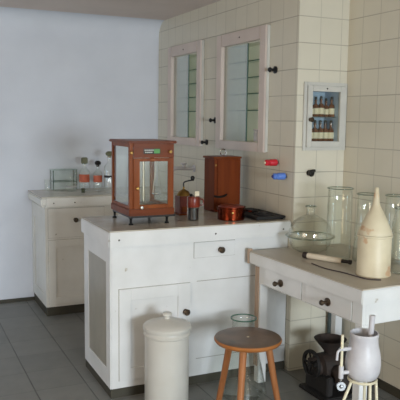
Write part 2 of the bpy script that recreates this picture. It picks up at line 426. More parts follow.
# hot and cold taps
for y, z, m, lab, cn in ((3.395, 1.253, redpl, 'short red plastic tap handle sticking out of the tiles', 'red'),
                         (3.300, 1.178, bluepl, 'short blue plastic tap handle sticking out of the tiles', 'blue')):
    t = thing('tap_handle', lab, 'tap', (XA, y, z))
    mt = Matrix.Rotation(-PI / 2, 4, 'Y')
    lt('wall_collar', chrome, t, [(0, 0), (0.011, 0), (0.011, 0.006), (0.007, 0.009), (0.007, 0.016), (0, 0.016)], (0, 0, 0), 20, mt)
    lt('grip', m, t, [(0, 0.014), (0.012, 0.014), (0.0205, 0.018), (0.0205, 0.06), (0.016, 0.066), (0.0185, 0.07), (0.0185, 0.088), (0.012, 0.094), (0, 0.095)],
       (0, 0, 0), 20, mt)
    lt('end_cap', bluedk if cn == 'blue' else labelm, t, [(0, 0.095), (0.0085, 0.095), (0.0085, 0.101), (0, 0.102)], (0, 0, 0), 16, mt)

# ------------------------------------------------------------------ small bottle cabinet in the narrow face
xa, xb, za, zb = CB
t = thing('bottle_cabinet', 'small off-white wall cabinet holding little brown bottles', 'cabinet', ((xa + xb) / 2, YB, za))
xm = (xa + xb) / 2
def fr(bm, ox, oy0, oy1, oz0, oz1, win, wz):
    box(bm, -ox, -win, oy0, oy1, oz0, oz1); box(bm, win, ox, oy0, oy1, oz0, oz1)
    box(bm, -win, win, oy0, oy1, oz1 - wz, oz1); box(bm, -win, win, oy0, oy1, oz0, oz0 + wz)
bm = B(); fr(bm, 0.152, -0.012, -0.001, -0.044, 0.352, 0.132, 0.02); bev(bm, 0.002); obj('casing', bm, frame_w, t)
bm = B(); fr(bm, 0.131, -0.022, -0.001, -0.023, 0.331, 0.098, 0.032); bev(bm, 0.002)
d = obj('door', bm, frame_w, t)
bx('door_glass', thin, d, -0.097, 0.097, -0.012, -0.009, 0.010, 0.298, 0)
knob_y(d, -0.114, -0.022, 0.135, 0.9, 'knob', bronze)
mt = Matrix.Translation((0, -0.022, 0.316)) @ Matrix.Rotation(PI / 2, 4, 'X')
lt('screw', screwm, d, [(0, 0), (0.005, 0), (0.004, 0.003), (0, 0.0035)], (0, 0, 0), 12, mt)
bx('back_panel', blueback, t, -0.107, 0.107, 0.138, 0.147, 0.003, 0.309, 0)
bm = B(); box(bm, -0.108, -0.100, 0.001, 0.137, 0.002, 0.31); box(bm, 0.100, 0.108, 0.001, 0.137, 0.002, 0.31)
box(bm, -0.1, 0.1, 0.001, 0.137, 0.002, 0.008); box(bm, -0.1, 0.1, 0.001, 0.137, 0.303, 0.309); obj('lining', bm, blueback, t)
bx('shelf', shelfg, t, -0.099, 0.099, 0.012, 0.136, 0.148, 0.153, 0)
# bottles: one built, the rest copied
def make_bottle():
    b = thing('bottle', '', 'bottle', (0, 0, 0), 'brown bottles in the small wall cabinet')
    lt('body', amber, b, [(0, 0), (0.015, 0), (0.016, 0.003), (0.016, 0.052), (0.013, 0.061), (0.006, 0.067), (0.006, 0.082), (0.008, 0.083), (0.008, 0.087), (0, 0.087)], seg=20)
    lt('stopper', blackp, b, [(0, 0.087), (0.0065, 0.087), (0.007, 0.099), (0.0045, 0.104), (0, 0.105)], seg=16)
    bm = B(); seg = 12; vs = []
    for i in range(seg + 1):
        a = -PI * 0.95 + i / seg * PI * 0.9
        vs.append([bm.verts.new((r * math.cos(a), r * math.sin(a), z)) for r, z in ((0.0162, 0.014), (0.0162, 0.044), (0.0168, 0.044), (0.0168, 0.014))])
    for p, q in zip(vs, vs[1:]):
        for k in range(4): bm.faces.new((p[k], p[(k + 1) % 4], q[(k + 1) % 4], q[k]))
    bm.faces.new(vs[0]); bm.faces.new(vs[-1][::-1])
    obj('paper_label', bm, labelm, b, 40)
    return b
def copy_tree(o, parent=None):
    c = o.copy(); COL.objects.link(c)
    if parent: c.parent = parent
    for ch in [k for k in o.children]: copy_tree(ch, c)
    return c
ords = ['leftmost', 'second from left', 'middle', 'second from right', 'rightmost']
proto = None
for lev, z, nm in ((0, za + 0.008, 'lower'), (1, za + 0.153, 'upper')):
    for i in range(5):
        o = make_bottle() if proto is None else copy_tree(proto)
        proto = proto or o
        s = 1.18 if lev == 0 else (1.08, 1.14, 1.18, 1.06, 1.16)[i]
        o.scale = (s, s, s * (1.0 if lev else 1.02))
        o.location = (xm - 0.068 + 0.0375 * i + (0.003 if i % 2 else 0), YB + (0.042, 0.05, 0.045, 0.052, 0.044)[i], z)
        o.rotation_euler.z = (0.1, -0.15, 0.05, 0.2, -0.1)[i]
        o['label'] = f'small brown labelled bottle, {ords[i]} on the {nm} shelf of the wall cabinet'

# ------------------------------------------------------------------ counters
def panel_front(parent, name, x0, x1, z0, z1, y, mat, frame=0.06, inner=True, knob=None, knobmat=bronze, stile=None):
    """panelled door or drawer front lying on the plane y, facing -y, with a fine shadow gap round it"""
    bx('gap_line', gap, parent, x0 - 0.0015, x1 + 0.0015, y - 0.0006, y + 0.002, z0 - 0.0015, z1 + 0.0015, 0)
    if inner:
        fl = frame; frr = stile or frame
        bm = B(); ya, yb = y - 0.010, y - 0.0006
        box(bm, x0, x0 + fl, ya, yb, z0, z1); box(bm, x1 - frr, x1, ya, yb, z0, z1)
        box(bm, x0 + fl, x1 - frr, ya, yb, z1 - frame, z1); box(bm, x0 + fl, x1 - frr, ya, yb, z0, z0 + frame)
        box(bm, x0 + fl, x1 - frr, y - 0.003, yb, z0 + frame, z1 - frame); bev(bm, 0.0012, 1)
    else:
        bm = B(); box(bm, x0, x1, y - 0.005, y - 0.0006, z0, z1); bev(bm, 0.002)
    d = obj(name, bm, mat, parent)
    if knob: knob_y(d, knob[0], y - (0.010 if inner else 0.005), knob[1], 1.15, 'knob', knobmat)
    return d

def rounded_lip(bm, x0, x1, y0, y1, z0, z1): box(bm, x0, x1, y0, y1, z0, z1)

# front counter
xc, yc, yk = 1.02, 3.262, 3.775
fc = thing('counter', 'white painted laboratory counter in front, carrying the balance case and copper pot', 'counter', (xc, yc, 0))
fx = lambda v: v - xc
fy = lambda v: v - yc
XE = XA - 0.003
bx('carcass', wpaint, fc, 0, fx(XE), 0, fy(yk), 0.050, 0.835, 0.002)
bx('plinth', plinth, fc, -0.003, fx(XE), -0.003, fy(yk), 0.0, 0.0495, 0)
bm = B(); box(bm, -0.014, fx(XE), -0.022, fy(yk) + 0.01, 0.836, 0.912)
bev(bm, 0.004); obj('worktop_edge', bm, wpaint, fc)
wt = bx('worktop', worktop, fc, -0.015, fx(XE), -0.024, fy(yk) + 0.012, 0.9125, 0.92, 0.002)
bm = B(); box(bm, -0.018, fx(XE), -0.030, -0.0225, 0.832, 0.914); box(bm, -0.021, -0.0145, -0.030, fy(yk) + 0.012, 0.832, 0.914); bev(bm, 0.003)
lip = obj('edging', bm, wpaint, fc)
for x in (0.035, 0.60, 1.045):
    mt = Matrix.Translation((x, -0.0295, 0.872)) @ Matrix.Rotation(PI / 2, 4, 'X')
    lt('screw', screwm, lip, [(0, 0), (0.0055, 0), (0.004, 0.003), (0, 0.0035)], (0, 0, 0), 12, mt)
panel_front(fc, 'drawer', fx(1.50), fx(1.757), 0.737, 0.824, 0, wpaint, inner=False, knob=(fx(1.662), 0.776))
panel_front(fc, 'door', fx(1.062), fx(1.478), 0.092, 0.60, 0, wpaint, 0.066, True, (fx(1.447), 0.44), stile=0.075)
bm = B(); box(bm, fx(1.52), fx(2.112), -0.0012, 0.001, 0.601, 0.604); obj('board_seam', bm, gap, fc)
bm = B(); box(bm, fx(1.52), fx(2.112), -0.0012, 0.001, 0.150, 0.1525); obj('board_seam', bm, gap, fc)
# side panel of the counter, seen from the left
bm = B(); ya, yb = 0.06, fy(yk) - 0.06
D = fy(yk)
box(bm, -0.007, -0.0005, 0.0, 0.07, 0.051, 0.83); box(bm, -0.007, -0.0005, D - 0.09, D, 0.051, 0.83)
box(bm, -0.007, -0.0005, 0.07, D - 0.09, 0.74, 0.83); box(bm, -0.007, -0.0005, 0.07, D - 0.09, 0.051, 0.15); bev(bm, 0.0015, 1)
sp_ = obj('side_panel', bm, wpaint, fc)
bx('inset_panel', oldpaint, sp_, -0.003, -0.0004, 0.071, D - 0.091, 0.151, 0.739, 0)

# back counter
yb0, yb1 = 4.876, YW - 0.002
bc = thing('counter', 'cream painted counter at the white wall, holding bottles and glassware', 'counter', (xc, yb0, 0))
gy = lambda v: v - yb0
bx('carcass', wpaint2, bc, 0, fx(XE), 0, gy(yb1), 0.07, 0.845, 0.002)
bx('plinth', plinth, bc, 0.0, fx(XE), 0.012, gy(yb1), 0.0, 0.07, 0)
bm = B(); box(bm, -0.035, fx(XE), -0.005, gy(yb1), 0.846, 0.910); bev(bm, 0.01, 3); obj('worktop_edge', bm, wpaint2, bc)
bm = B(); box(bm, -0.036, fx(XE), -0.022, gy(yb1), 0.9105, 0.92); bev(bm, 0.002); obj('worktop', bm, worktop, bc)
bm = B(); box(bm, 0.0, fx(XE), -0.024, -0.0055, 0.838, 0.9105); bev(bm, 0.006, 3); lip = obj('edging', bm, wpaint2, bc)
for x in (0.055, 0.215):
    mt = Matrix.Translation((x, -0.0235, 0.872)) @ Matrix.Rotation(PI / 2, 4, 'X')
    lt('screw', screwm, lip, [(0, 0), (0.0055, 0), (0.004, 0.003), (0, 0.0035)], (0, 0, 0), 12, mt)
panel_front(bc, 'drawer', 0.015, 0.45, 0.605, 0.828, 0, wpaint2, inner=False, knob=(1.24 - xc, 0.738))
panel_front(bc, 'door', 0.015, 0.45, 0.09, 0.588, 0, wpaint2, 0.055, True, None)
bm = B(); D = gy(yb1)
box(bm, -0.007, -0.0005, 0.0, 0.08, 0.071, 0.83); box(bm, -0.007, -0.0005, D - 0.08, D, 0.071, 0.83)
box(bm, -0.007, -0.0005, 0.08, D - 0.08, 0.72, 0.83); box(bm, -0.007, -0.0005, 0.08, D - 0.08, 0.071, 0.16); bev(bm, 0.0015, 1)
obj('side_panel', bm, wpaint2, bc)

# counter along the tiled wall that joins the two
lc = thing('counter', 'cream painted counter along the tiled wall between the other two, under the glass cabinets', 'counter', (1.57, 3.79, 0))
y2 = yb0 - 0.028 - 3.79
bx('carcass', wpaint2, lc, 0.0, XE - 1.57, 0.0, y2 - 0.002, 0.07, 0.845, 0.002)
bx('plinth', plinth, lc, 0.012, XE - 1.57, 0.0, y2 - 0.002, 0, 0.07, 0)
bx('worktop', worktop, lc, -0.02, XE - 1.57, 0.0, y2 - 0.002, 0.846, 0.92, 0.003)

# ------------------------------------------------------------------ table on the right
x0, x1, y0, y1 = 1.864, XC - 0.004, 2.256, 3.228
tb = thing('table', 'white painted side table with two drawers, carrying glass vessels and a cream can', 'table', (x0, y0, 0))
W_, L_ = x1 - x0, y1 - y0
L2 = YB - 0.003 - y0
bm = B(); box(bm, 0, W_, 0, L2, 0.692, 0.757); bev(bm, 0.004); obj('tabletop_edge', bm, wpaint, tb)
bx('tabletop', ttop, tb, 0.001, W_ - 0.001, 0.001, L2, 0.757, 0.763, 0.002)
bx('end_grain', rawwood, tb, -0.006, 0.02, L2 + 0.0005, L2 + 0.011, 0.69, 0.775, 0.001)
bm = B(); ax = 0.022
box(bm, ax, ax + 0.02, 0.02, L2 - 0.03, 0.588, 0.6915); box(bm, ax + 0.02, W_ - 0.02, 0.02, 0.04, 0.588, 0.6915)
box(bm, ax + 0.02, W_ - 0.02, L2 - 0.05, L2 - 0.03, 0.588, 0.6915); box(bm, W_ - 0.04, W_ - 0.02, 0.04, L2 - 0.05, 0.588, 0.6915)
bev(bm, 0.001, 1); obj('apron', bm, wpaint, tb)
for lx, ly, rw in ((ax + 0.001, 0.021, 0), (ax + 0.001, L2 - 0.085, 1), (W_ - 0.072, 0.021, 0), (W_ - 0.072, L2 - 0.085, 0)):
    bm = B(); vs = box(bm, lx + 0.001, lx + 0.048, ly, ly + 0.048, 0.0, 0.5875); bev(bm, 0.002, 1)
    lg = obj('leg', bm, wpaint, tb)
    if rw: bx('bare_edge', rawwood, lg, lx - 0.006, lx + 0.0005, ly + 0.012, ly + 0.048, 0.1, 0.68, 0.001)
for da, db, kn in ((0.480, 0.825, 0.660), (0.090, 0.445, 0.260)):
    bx('gap_line', gap, tb, ax - 0.0006, ax + 0.001, da - 0.0025, db + 0.0025, 0.5915, 0.6895, 0)
    d = bx('drawer', wpaint, tb, ax - 0.004, ax - 0.0007, da, db, 0.594, 0.687, 0.001)
    knob_x(d, ax - 0.004, kn, 0.640, 1.15, 'knob', bronze)

# the table stands a little askew to the walls
bpy.context.view_layer.update()
for o in list(tb.children_recursive):
    for v in o.data.vertices:
        x_, y_ = v.co.x, v.co.y; q_ = y_ / L2
        v.co.x = x_ - 0.0365 * q_ + 0.06 * x_ * q_
        v.co.y = y_ + 0.038 * x_ * (1 - q_)

# ------------------------------------------------------------------ balance case on the front counter
bl = thing('balance_case', 'reddish wooden laboratory balance case with glass sides on black feet', 'balance', (1.17, 3.40, 0.92))
w_, d_ = 0.262, 0.325
z0, zt = 0.05, 0.466
bx('base', mahog_d, bl, -0.004, w_ + 0.004, -0.006, d_ + 0.004, z0, z0 + 0.038, 0.003)
bx('slate_plate', blackp, bl, 0.004, w_ + 0.012, 0.0, d_, z0 - 0.012, z0 - 0.0005, 0.001)
for fxx, fyy in ((0.012, 0.012), (w_ - 0.035, 0.012), (0.012, d_ - 0.02), (w_ - 0.03, d_ - 0.02)):
    lt('foot', black, bl, [(0, 0), (0.013, 0), (0.014, 0.004), (0.007, 0.010), (0.007, 0.030), (0.012, 0.0375), (0, 0.0375)], (fxx, fyy, 0), 16)
pz0, pz1 = z0 + 0.0385, zt - 0.016
bm = B()
for a, b in ((0, 0), (w_ - 0.022, 0), (0, d_ - 0.022), (w_ - 0.022, d_ - 0.022)): box(bm, a, a + 0.022, b, b + 0.022, pz0, pz1)
for b in (0.001, d_ - 0.019): box(bm, 0.022, w_ - 0.022, b, b + 0.018, pz1 - 0.02, pz1)
for a in (0.001, w_ - 0.019): box(bm, a, a + 0.018, 0.022, d_ - 0.022, pz1 - 0.02, pz1); box(bm, a, a + 0.018, 0.022, d_ - 0.022, pz0, pz0 + 0.015)
bev(bm, 0.001, 1); obj('case_frame', bm, mahog, bl)
bm = B(); box(bm, -0.014, w_ + 0.014, -0.018, d_ + 0.012, zt - 0.0155, zt); bev(bm, 0.005, 2); rf = obj('roof', bm, mahog_d, bl)
hd = bx('header_board', mahog_d, bl, 0.022, w_ - 0.002, -0.006, 0.0, pz1 - 0.078, pz1 - 0.001, 0.001)
np_ = bx('nameplate', blackp, hd, 0.078, 0.178, -0.0075, -0.0062, pz1 - 0.057, pz1 - 0.027, 0.0005)
bx('green_patch', green_p, np_, 0.140, 0.175, -0.0082, -0.0076, pz1 - 0.054, pz1 - 0.030, 0)
bm = B()
for q, (a, b, z) in enumerate(((0.084, 0.135, pz1 - 0.036), (0.088, 0.128, pz1 - 0.048))):
    x = a; k = 0
    while x < b:
        wq = (0.003, 0.0045, 0.0025, 0.004)[(k + q) % 4]; box(bm, x, x + wq, -0.0082, -0.0076, z - 0.003, z + 0.003); x += wq + 0.002; k += 1
obj('lettering', bm, white_p, np_)
# front sash
bm = B(); sz0, sz1 = pz0 + 0.001, pz1 - 0.080; sx0, sx1 = 0.020, w_ - 0.004
box(bm, sx0, sx0 + 0.036, -0.010, 0.0, sz0, sz1); box(bm, sx1 - 0.034, sx1, -0.010, 0.0, sz0, sz1)
box(bm, sx0 + 0.036, sx1 - 0.034, -0.010, 0.0, sz1 - 0.018, sz1); box(bm, sx0 + 0.036, sx1 - 0.034, -0.010, 0.0, sz0, sz0 + 0.022); bev(bm, 0.0015, 1)
dr = obj('front_sash', bm, mahog, bl)
bx('glass_pane', thin, dr, sx0 + 0.035, sx1 - 0.033, -0.006, -0.003, sz0 + 0.021, sz1 - 0.017, 0)
for kx, kz in ((0.005, pz1 - 0.05), (w_ - 0.03, pz1 - 0.045)): knob_y(bl, kx + 0.003, -0.0005 if kx < 0.1 else -0.006, kz, 0.6, 'catch', brass)
knob_y(dr, sx0 + 0.02, -0.010, sz0 + 0.115, 0.6, 'catch', brass)
knob_y(dr, sx0 + 0.044, -0.010, sz0 + 0.008, 0.65, 'catch', chrome)
for a, nm in ((0.006, 'side_glass'), (w_ - 0.009, 'side_glass')): bx(nm, thin, bl, a, a + 0.003, 0.022, d_ - 0.022, pz0 + 0.015, pz1 - 0.02, 0)
bx('back_glass', thin, bl, 0.022, w_ - 0.022, d_ - 0.012, d_ - 0.009, pz0, pz1 - 0.02, 0)
# mechanism
cx_, cy_ = w_ / 2 + 0.01, d_ / 2
mech = lt('column', steel, bl, [(0, pz0), (0.03, pz0), (0.03, pz0 + 0.008), (0.009, pz0 + 0.014), (0.007, pz1 - 0.06), (0.012, pz1 - 0.055), (0.012, pz1 - 0.045), (0, pz1 - 0.044)], (cx_, cy_, 0), 20)
bm = B(); tube(bm, [(cx_ - 0.085, cy_, pz1 - 0.055), (cx_, cy_, pz1 - 0.038), (cx_ + 0.085, cy_, pz1 - 0.055)], 0.004, 8, 4)
for s in (-1, 1):
    for q in (-1, 1): tube(bm, [(cx_ + s * 0.085, cy_, pz1 - 0.056), (cx_ + s * 0.085 + q * 0.028, cy_, pz0 + 0.062)], 0.0011, 6, 0)
obj('beam', bm, steel, mech, 40)
for s in (-1, 1):
    lt('pan', chrome, mech, [(0, pz0 + 0.058), (0.02, pz0 + 0.058), (0.032, pz0 + 0.063), (0.032, pz0 + 0.065), (0.02, pz0 + 0.061), (0, pz0 + 0.060)], (cx_ + s * 0.085, cy_, 0), 24)

# ------------------------------------------------------------------ other things on the front counter
# upright wooden box
t = thing('wooden_box', 'tall reddish wooden instrument box with ring handle against the tiles', 'box', (1.838, 3.70, 0.92))
bx('case', boxwood, t, 0, 0.188, 0, 0.15, 0, 0.340, 0.003)
bx('lid', mahog_d, t, -0.010, 0.192, -0.006, 0.154, 0.3405, 0.354, 0.002)
bx('door', boxwood, t, 0.02, 0.184, -0.006, -0.0004, 0.004, 0.335, 0.001)
bm = B()
for k in range(20):
    a0, a1 = k / 20 * 2 * PI, (k + 1) / 20 * 2 * PI
ring = [(0.095 + 0.020 * math.cos(a), 0.07, 0.380 + 0.020 * math.sin(a)) for a in [k / 24 * 2 * PI for k in range(25)]]
tube(bm, ring, 0.0045, 8, 0); box(bm, 0.082, 0.108, 0.062, 0.078, 0.3545, 0.364)
obj('ring_handle', bm, chrome, t, 40)
bm = B(); tube(bm, [(-0.006, -0.010, 0.106), (0.02, -0.022, 0.100), (0.06, -0.020, 0.104), (0.085, -0.008, 0.112)], 0.0065, 8, 5)
obj('strap_handle', bm, blackp, t, 40)
mt = Matrix.Translation((0.010, -0.0005, 0.30)) @ Matrix.Rotation(PI / 2, 4, 'X')
lt('catch', brass, t, [(0, 0), (0.006, 0), (0.006, 0.003), (0, 0.004)], (0, 0, 0), 12, mt)

# coffee mill
t = thing('hand_mill', 'small brown hand mill with brass dome and black crank, behind the dark jar', 'mill', (1.622, 3.69, 0.92))
bm = B(); box(bm, -0.048, 0.048, -0.045, 0.045, 0.0, 0.012); bev(bm, 0.003); obj('base', bm, mahog_d, t)
bm = B(); box(bm, -0.042, 0.042, -0.040, 0.040, 0.0125, 0.118); bev(bm, 0.003); b = obj('body', bm, copperd, t)
bx('drawer', mahog, b, -0.03, 0.03, -0.044, -0.0405, 0.02, 0.055, 0.001)
lt('dome', brass, t, [(0, 0.1185), (0.044, 0.1185), (0.042, 0.128), (0.030, 0.145), (0.012, 0.155), (0.006, 0.158), (0.006, 0.172), (0, 0.172)])
bm = B(); tube(bm, [(0, 0, 0.170), (0, 0, 0.196), (0.020, 0, 0.206), (0.058, 0, 0.212)], 0.0045, 8, 4)
cr = obj('crank', bm, black, t, 40)
lt('crank_knob', blackp, cr, [(0, 0.208), (0.008, 0.208), (0.013, 0.220), (0.013, 0.230), (0.007, 0.238), (0, 0.239)], (0.060, 0, 0), 16)
# white glass tap behind
t = thing('wall_spigot', 'pale grey spigot on the tiles behind the hand mill', 'tap', (XA, 4.62, 1.13))
bm = B(); tube(bm, [(0, 0, 0), (-0.07, 0, 0.0), (-0.15, 0, 0.004), (-0.185, 0, -0.012), (-0.19, 0, -0.06)], 0.014, 12, 4); obj('spout', bm, white_e, t, 40)
mt = Matrix.Rotation(-PI / 2, 4, 'Y')
lt('wall_plate', white_e, t, [(0, 0), (0.028, 0), (0.028, 0.006), (0.016, 0.012), (0, 0.012)], (0, 0, 0), 20, mt)
lt('tap_head', white_e, t, [(0, 0.010), (0.012, 0.010), (0.012, 0.030), (0.024, 0.034), (0.024, 0.044), (0, 0.048)], (-0.09, 0, 0), 16)

# jar
t = thing('jar', 'narrow glass grinder jar with red-brown top and dark contents', 'jar', (1.580, 3.450, 0.92))
lt('vessel', clear, t, shell([(0.0, 0.0), (0.031, 0.0), (0.033, 0.004), (0.034, 0.075), (0.034, 0.078)], 0.002), seg=32)
lt('contents', liquid, t, [(0, 0.003), (0.029, 0.003), (0.030, 0.070), (0, 0.070)], seg=28)
lt('upper_can', copperd, t, [(0, 0.0785), (0.036, 0.0785), (0.038, 0.084), (0.038, 0.132), (0.035, 0.140), (0, 0.142)], seg=32)
bx('paper_tag', labelm, t, 0.004, 0.032, -0.01, -0.008, 0.1425, 0.170, 0)
bm = B(); tube(bm, [(-0.041, -0.008, 0.0), (-0.042, -0.008, 0.07), (-0.042, -0.008, 0.138)], 0.0025, 8, 2); obj('side_rod', bm, chrome, t, 40)
bm = B(); tube(bm, [(0.036, -0.005, 0.125), (0.058, -0.008, 0.118), (0.058, -0.008, 0.092), (0.037, -0.005, 0.088)], 0.004, 8, 4); obj('handle', bm, copperd, t, 40)
lt('lid_knob', blackp, t, [(0, 0.1415), (0.008, 0.1415), (0.010, 0.150), (0.006, 0.156), (0, 0.156)], (-0.016, 0.0, 0), 16)

# copper pot
t = thing('copper_pot', 'shiny copper pot with two side handles beside the wooden box', 'pot', (1.803, 3.400, 0.92))
lt('body', copper, t, shell([(0, 0), (0.076, 0.0), (0.081, 0.004), (0.082, 0.070), (0.086, 0.074), (0.086, 0.078)], 0.003), seg=48)
lt('lid', copperd, t, [(0, 0.0705), (0.0775, 0.0705), (0.0775, 0.079), (0.070, 0.084), (0.03, 0.088), (0, 0.089)], seg=48)
for s in (-1, 1):
    a = math.radians(-25)
    f = lambda r, o, z: (s * (r * math.cos(a)) + o * math.sin(a), s * (-r * math.sin(a)) * -1 * 1 + o * math.cos(a), z)
    bm = B(); tube(bm, [f(0.080, -0.026, 0.05), f(0.104, -0.022, 0.052), f(0.108, 0.0, 0.053), f(0.104, 0.022, 0.052), f(0.080, 0.026, 0.05)], 0.0045, 8, 4)
    obj('handle', bm, copper, t, 40)
lt('rivet', brass, t, [(0, 0), (0.008, 0.0), (0.005, 0.004), (0, 0.005)], (0, 0, 0), 14,
   Matrix.Translation((-0.03, -0.0765, 0.048)) @ Matrix.Rotation(math.radians(-21), 4, 'Z') @ Matrix.Rotation(PI / 2, 4, 'X'))

# black burner plate
t = thing('hotplate', 'low black cast iron hotplate lying between copper pot and tiled wall', 'hotplate', (1.99, 3.42, 0.92))
bx('plate', irond, t, -0.075, 0.125, -0.13, 0.20, 0.006, 0.022, 0.004)
for a, b in ((-0.06, -0.11), (0.11, -0.11), (-0.06, 0.18), (0.11, 0.18)): lt('foot', irond, t, [(0, 0), (0.009, 0), (0.009, 0.0055), (0, 0.0055)], (a, b, 0), 12)
for yy in (-0.045, 0.115):
    lt('burner', irond, t, [(0, 0.0225), (0.055, 0.0225), (0.058, 0.028), (0.052, 0.034), (0.03, 0.030), (0.026, 0.040), (0, 0.041)], (0.02, yy, 0), 28)

# ------------------------------------------------------------------ glassware on the back counter
# lidded glass tank
t = thing('glass_tank', 'rectangular clear glass tank with lid on the back counter', 'glass tank', (1.26, 5.315, 0.92))
hw, hd2, h = 0.098, 0.055, 0.165
bm = B()
for a in (-hw, hw - 0.005): box(bm, a, a + 0.005, -hd2, hd2, 0.005, h)
for b in (-hd2, hd2 - 0.005): box(bm, -hw + 0.005, hw - 0.005, b, b + 0.005, 0.005, h)
box(bm, -hw, hw, -hd2, hd2, 0, 0.005); obj('tank', bm, clear, t)
bm = B()
for a in (-hw, hw - 0.006):
    for b in (-hd2, hd2 - 0.006): box(bm, a - 0.001, a + 0.007, b - 0.001, b + 0.007, 0.006, h - 0.001)
for c_, d_2 in ((-hd2 - 0.001, -hd2 + 0.003), (hd2 - 0.003, hd2 + 0.001)): box(bm, -hw, hw, c_, d_2, h * 0.42, h * 0.46)
for c_ in (-hw - 0.001, hw - 0.003): box(bm, c_, c_ + 0.004, -hd2, hd2, h * 0.42, h * 0.46)
obj('glass_edges', bm, rimg, t)
bx('lid', shelfg, t, -hw - 0.004, hw + 0.004, -hd2 - 0.004, hd2 + 0.004, h + 0.0005, h + 0.009, 0.001)
# beaker at the edge
tag(lt('beaker', clear, None, shell([(0, 0), (0.020, 0), (0.022, 0.003), (0.022, 0.082), (0.025, 0.088)], 0.0018), (1.128, 5.32, 0.92), 24),
    'small glass beaker at the left end of the back counter', 'beaker')
# flask in front of tank
t = thing('flask', 'small round glass flask with thin neck in front of the glass tank', 'flask', (1.290, 5.185, 0.92))
lt('body', clearg, t, shell([(0, 0), (0.030, 0), (0.042, 0.010), (0.048, 0.030), (0.042, 0.052), (0.022, 0.070), (0.012, 0.080), (0.011, 0.125), (0.014, 0.128)], 0.0018))
bm = B(); tube(bm, [(0.010, 0, 0.10), (0.045, 0, 0.105), (0.065, 0, 0.075), (0.068, 0, 0.03)], 0.004, 8, 4); obj('side_arm', bm, clearg, t, 40)
bm = B()
ring = [(0.046 * math.cos(a), 0.046 * math.sin(a), 0.036) for a in [k / 24 * 2 * PI for k in range(25)]]
tube(bm, ring, 0.004, 8, 0); obj('ring_band', bm, white_e, t, 40)
# bottles
def reagent(loc, r, h, zl, stm, label, lab=True, st='ball', lm=None):
    t = thing('reagent_bottle', label, 'bottle', loc)
    p = [(0, 0), (r * 0.95, 0), (r, 0.004), (r, h * 0.62), (r * 0.85, h * 0.70), (r * 0.42, h * 0.78), (r * 0.34, h * 0.82), (r * 0.34, h * 0.92), (r * 0.55, h * 0.94), (r * 0.55, h * 0.97)]
    lt('body', clear, t, shell(p, 0.002))
    if lab:
        bm = B(); vs = []; seg = 14
        for i in range(seg + 1):
            a = -PI * 0.98 + i / seg * PI * 0.72
            vs.append([bm.verts.new((q * math.cos(a), q * math.sin(a), z)) for q, z in ((r + 0.0003, zl[0]), (r + 0.0003, zl[1]), (r + 0.001, zl[1]), (r + 0.001, zl[0]))])
        for p_, q_ in zip(vs, vs[1:]):
            for k in range(4): bm.faces.new((p_[k], p_[(k + 1) % 4], q_[(k + 1) % 4], q_[k]))
        bm.faces.new(vs[0]); bm.faces.new(vs[-1][::-1]); obj('paper_label', bm, lm or redlab, t, 40)
    z = h * 0.97
    if st == 'flat': bx('stopper', stm, t, -0.026, 0.026, -0.012, 0.012, z - 0.01, z + 0.044, 0.006)
    else: lt('stopper', stm, t, [(0, z - 0.012), (r * 0.3, z - 0.012), (r * 0.32, z), (r * 0.62, z + 0.006), (r * 0.7, z + 0.022), (r * 0.4, z + 0.036), (0, z + 0.038)], seg=20)
    return t
reagent((1.405, 5.200, 0.92), 0.045, 0.235, (0.072, 0.136), corkm, 'clear reagent bottle with square red label and flat olive stopper', st='flat')
reagent((1.508, 5.170, 0.92), 0.038, 0.215, (0.072, 0.128), blackp, 'clear bottle with red label and dark stopper beside the balance case')
reagent((1.562, 5.030, 0.92), 0.045, 0.300, (0.12, 0.138), corkm, 'tall clear bottle with narrow dark band half behind the balance case', lm=blackp)
tag(lt('stopper', glass('stopper_glass', (170, 180, 160)), None, [(0, 0), (0.014, 0), (0.014, 0.018), (0.018, 0.022), (0.014, 0.036), (0, 0.038)], (1.355, 5.06, 0.92), 20),
    'loose glass stopper lying on the back counter before the bottles', 'stopper')

# ------------------------------------------------------------------ things on the table
T = 0.763
t = thing('desiccator', 'large round glass desiccator with domed lid and open neck', 'desiccator', (2.139, 3.067, T))
lt('bowl', clearg, t, shell([(0, 0), (0.066, 0), (0.072, 0.006), (0.100, 0.018), (0.114, 0.042), (0.121, 0.068), (0.122, 0.084), (0.136, 0.086), (0.136, 0.092)], 0.0035), seg=56)
lt('lid', clearg, t, shell([(0.136, 0.0925), (0.136, 0.100), (0.122, 0.102), (0.119, 0.122), (0.104, 0.160), (0.076, 0.192), (0.044, 0.210), (0.026, 0.217), (0.025, 0.248), (0.031, 0.256), (0.031, 0.262)], 0.0035)
   if False else [(0.130, 0.0925), (0.136, 0.0925), (0.136, 0.100), (0.122, 0.103), (0.120, 0.122), (0.113, 0.150), (0.097, 0.175), (0.070, 0.195), (0.042, 0.208), (0.027, 0.216), (0.025, 0.248), (0.031, 0.256), (0.031, 0.262),
                  (0.027, 0.262), (0.022, 0.250), (0.022, 0.215), (0.040, 0.205), (0.067, 0.192), (0.094, 0.172), (0.109, 0.149), (0.116, 0.121), (0.118, 0.100), (0.130, 0.098), (0.130, 0.0925)], seg=56)
for nm_, rr_, zz_, tt_ in (('flange', 0.1385, 0.0925, 0.0042), ('neck_rim', 0.030, 0.263, 0.003)):
    bm = B(); ring = [(rr_ * math.cos(a), rr_ * math.sin(a), zz_) for a in [k / 48 * 2 * PI for k in range(49)]]
    tube(bm, ring, tt_, 8, 0, False); obj(nm_, bm, rimg, t, 60)
def tall(name, loc, prof, label, cat, group=None, th=0.0025):
    t = thing(name, label, cat, loc, group)
    lt('vessel_wall', clearg, t, shell(prof, th), seg=48)
    r, z = prof[-1]
    bm = B(); ring = [(r * math.cos(a), r * math.sin(a), z + 0.002) for a in [k / 40 * 2 * PI for k in range(41)]]
    tube(bm, ring, 0.0032, 8, 0, False); obj('rim', bm, rimg, t, 60)
    return t
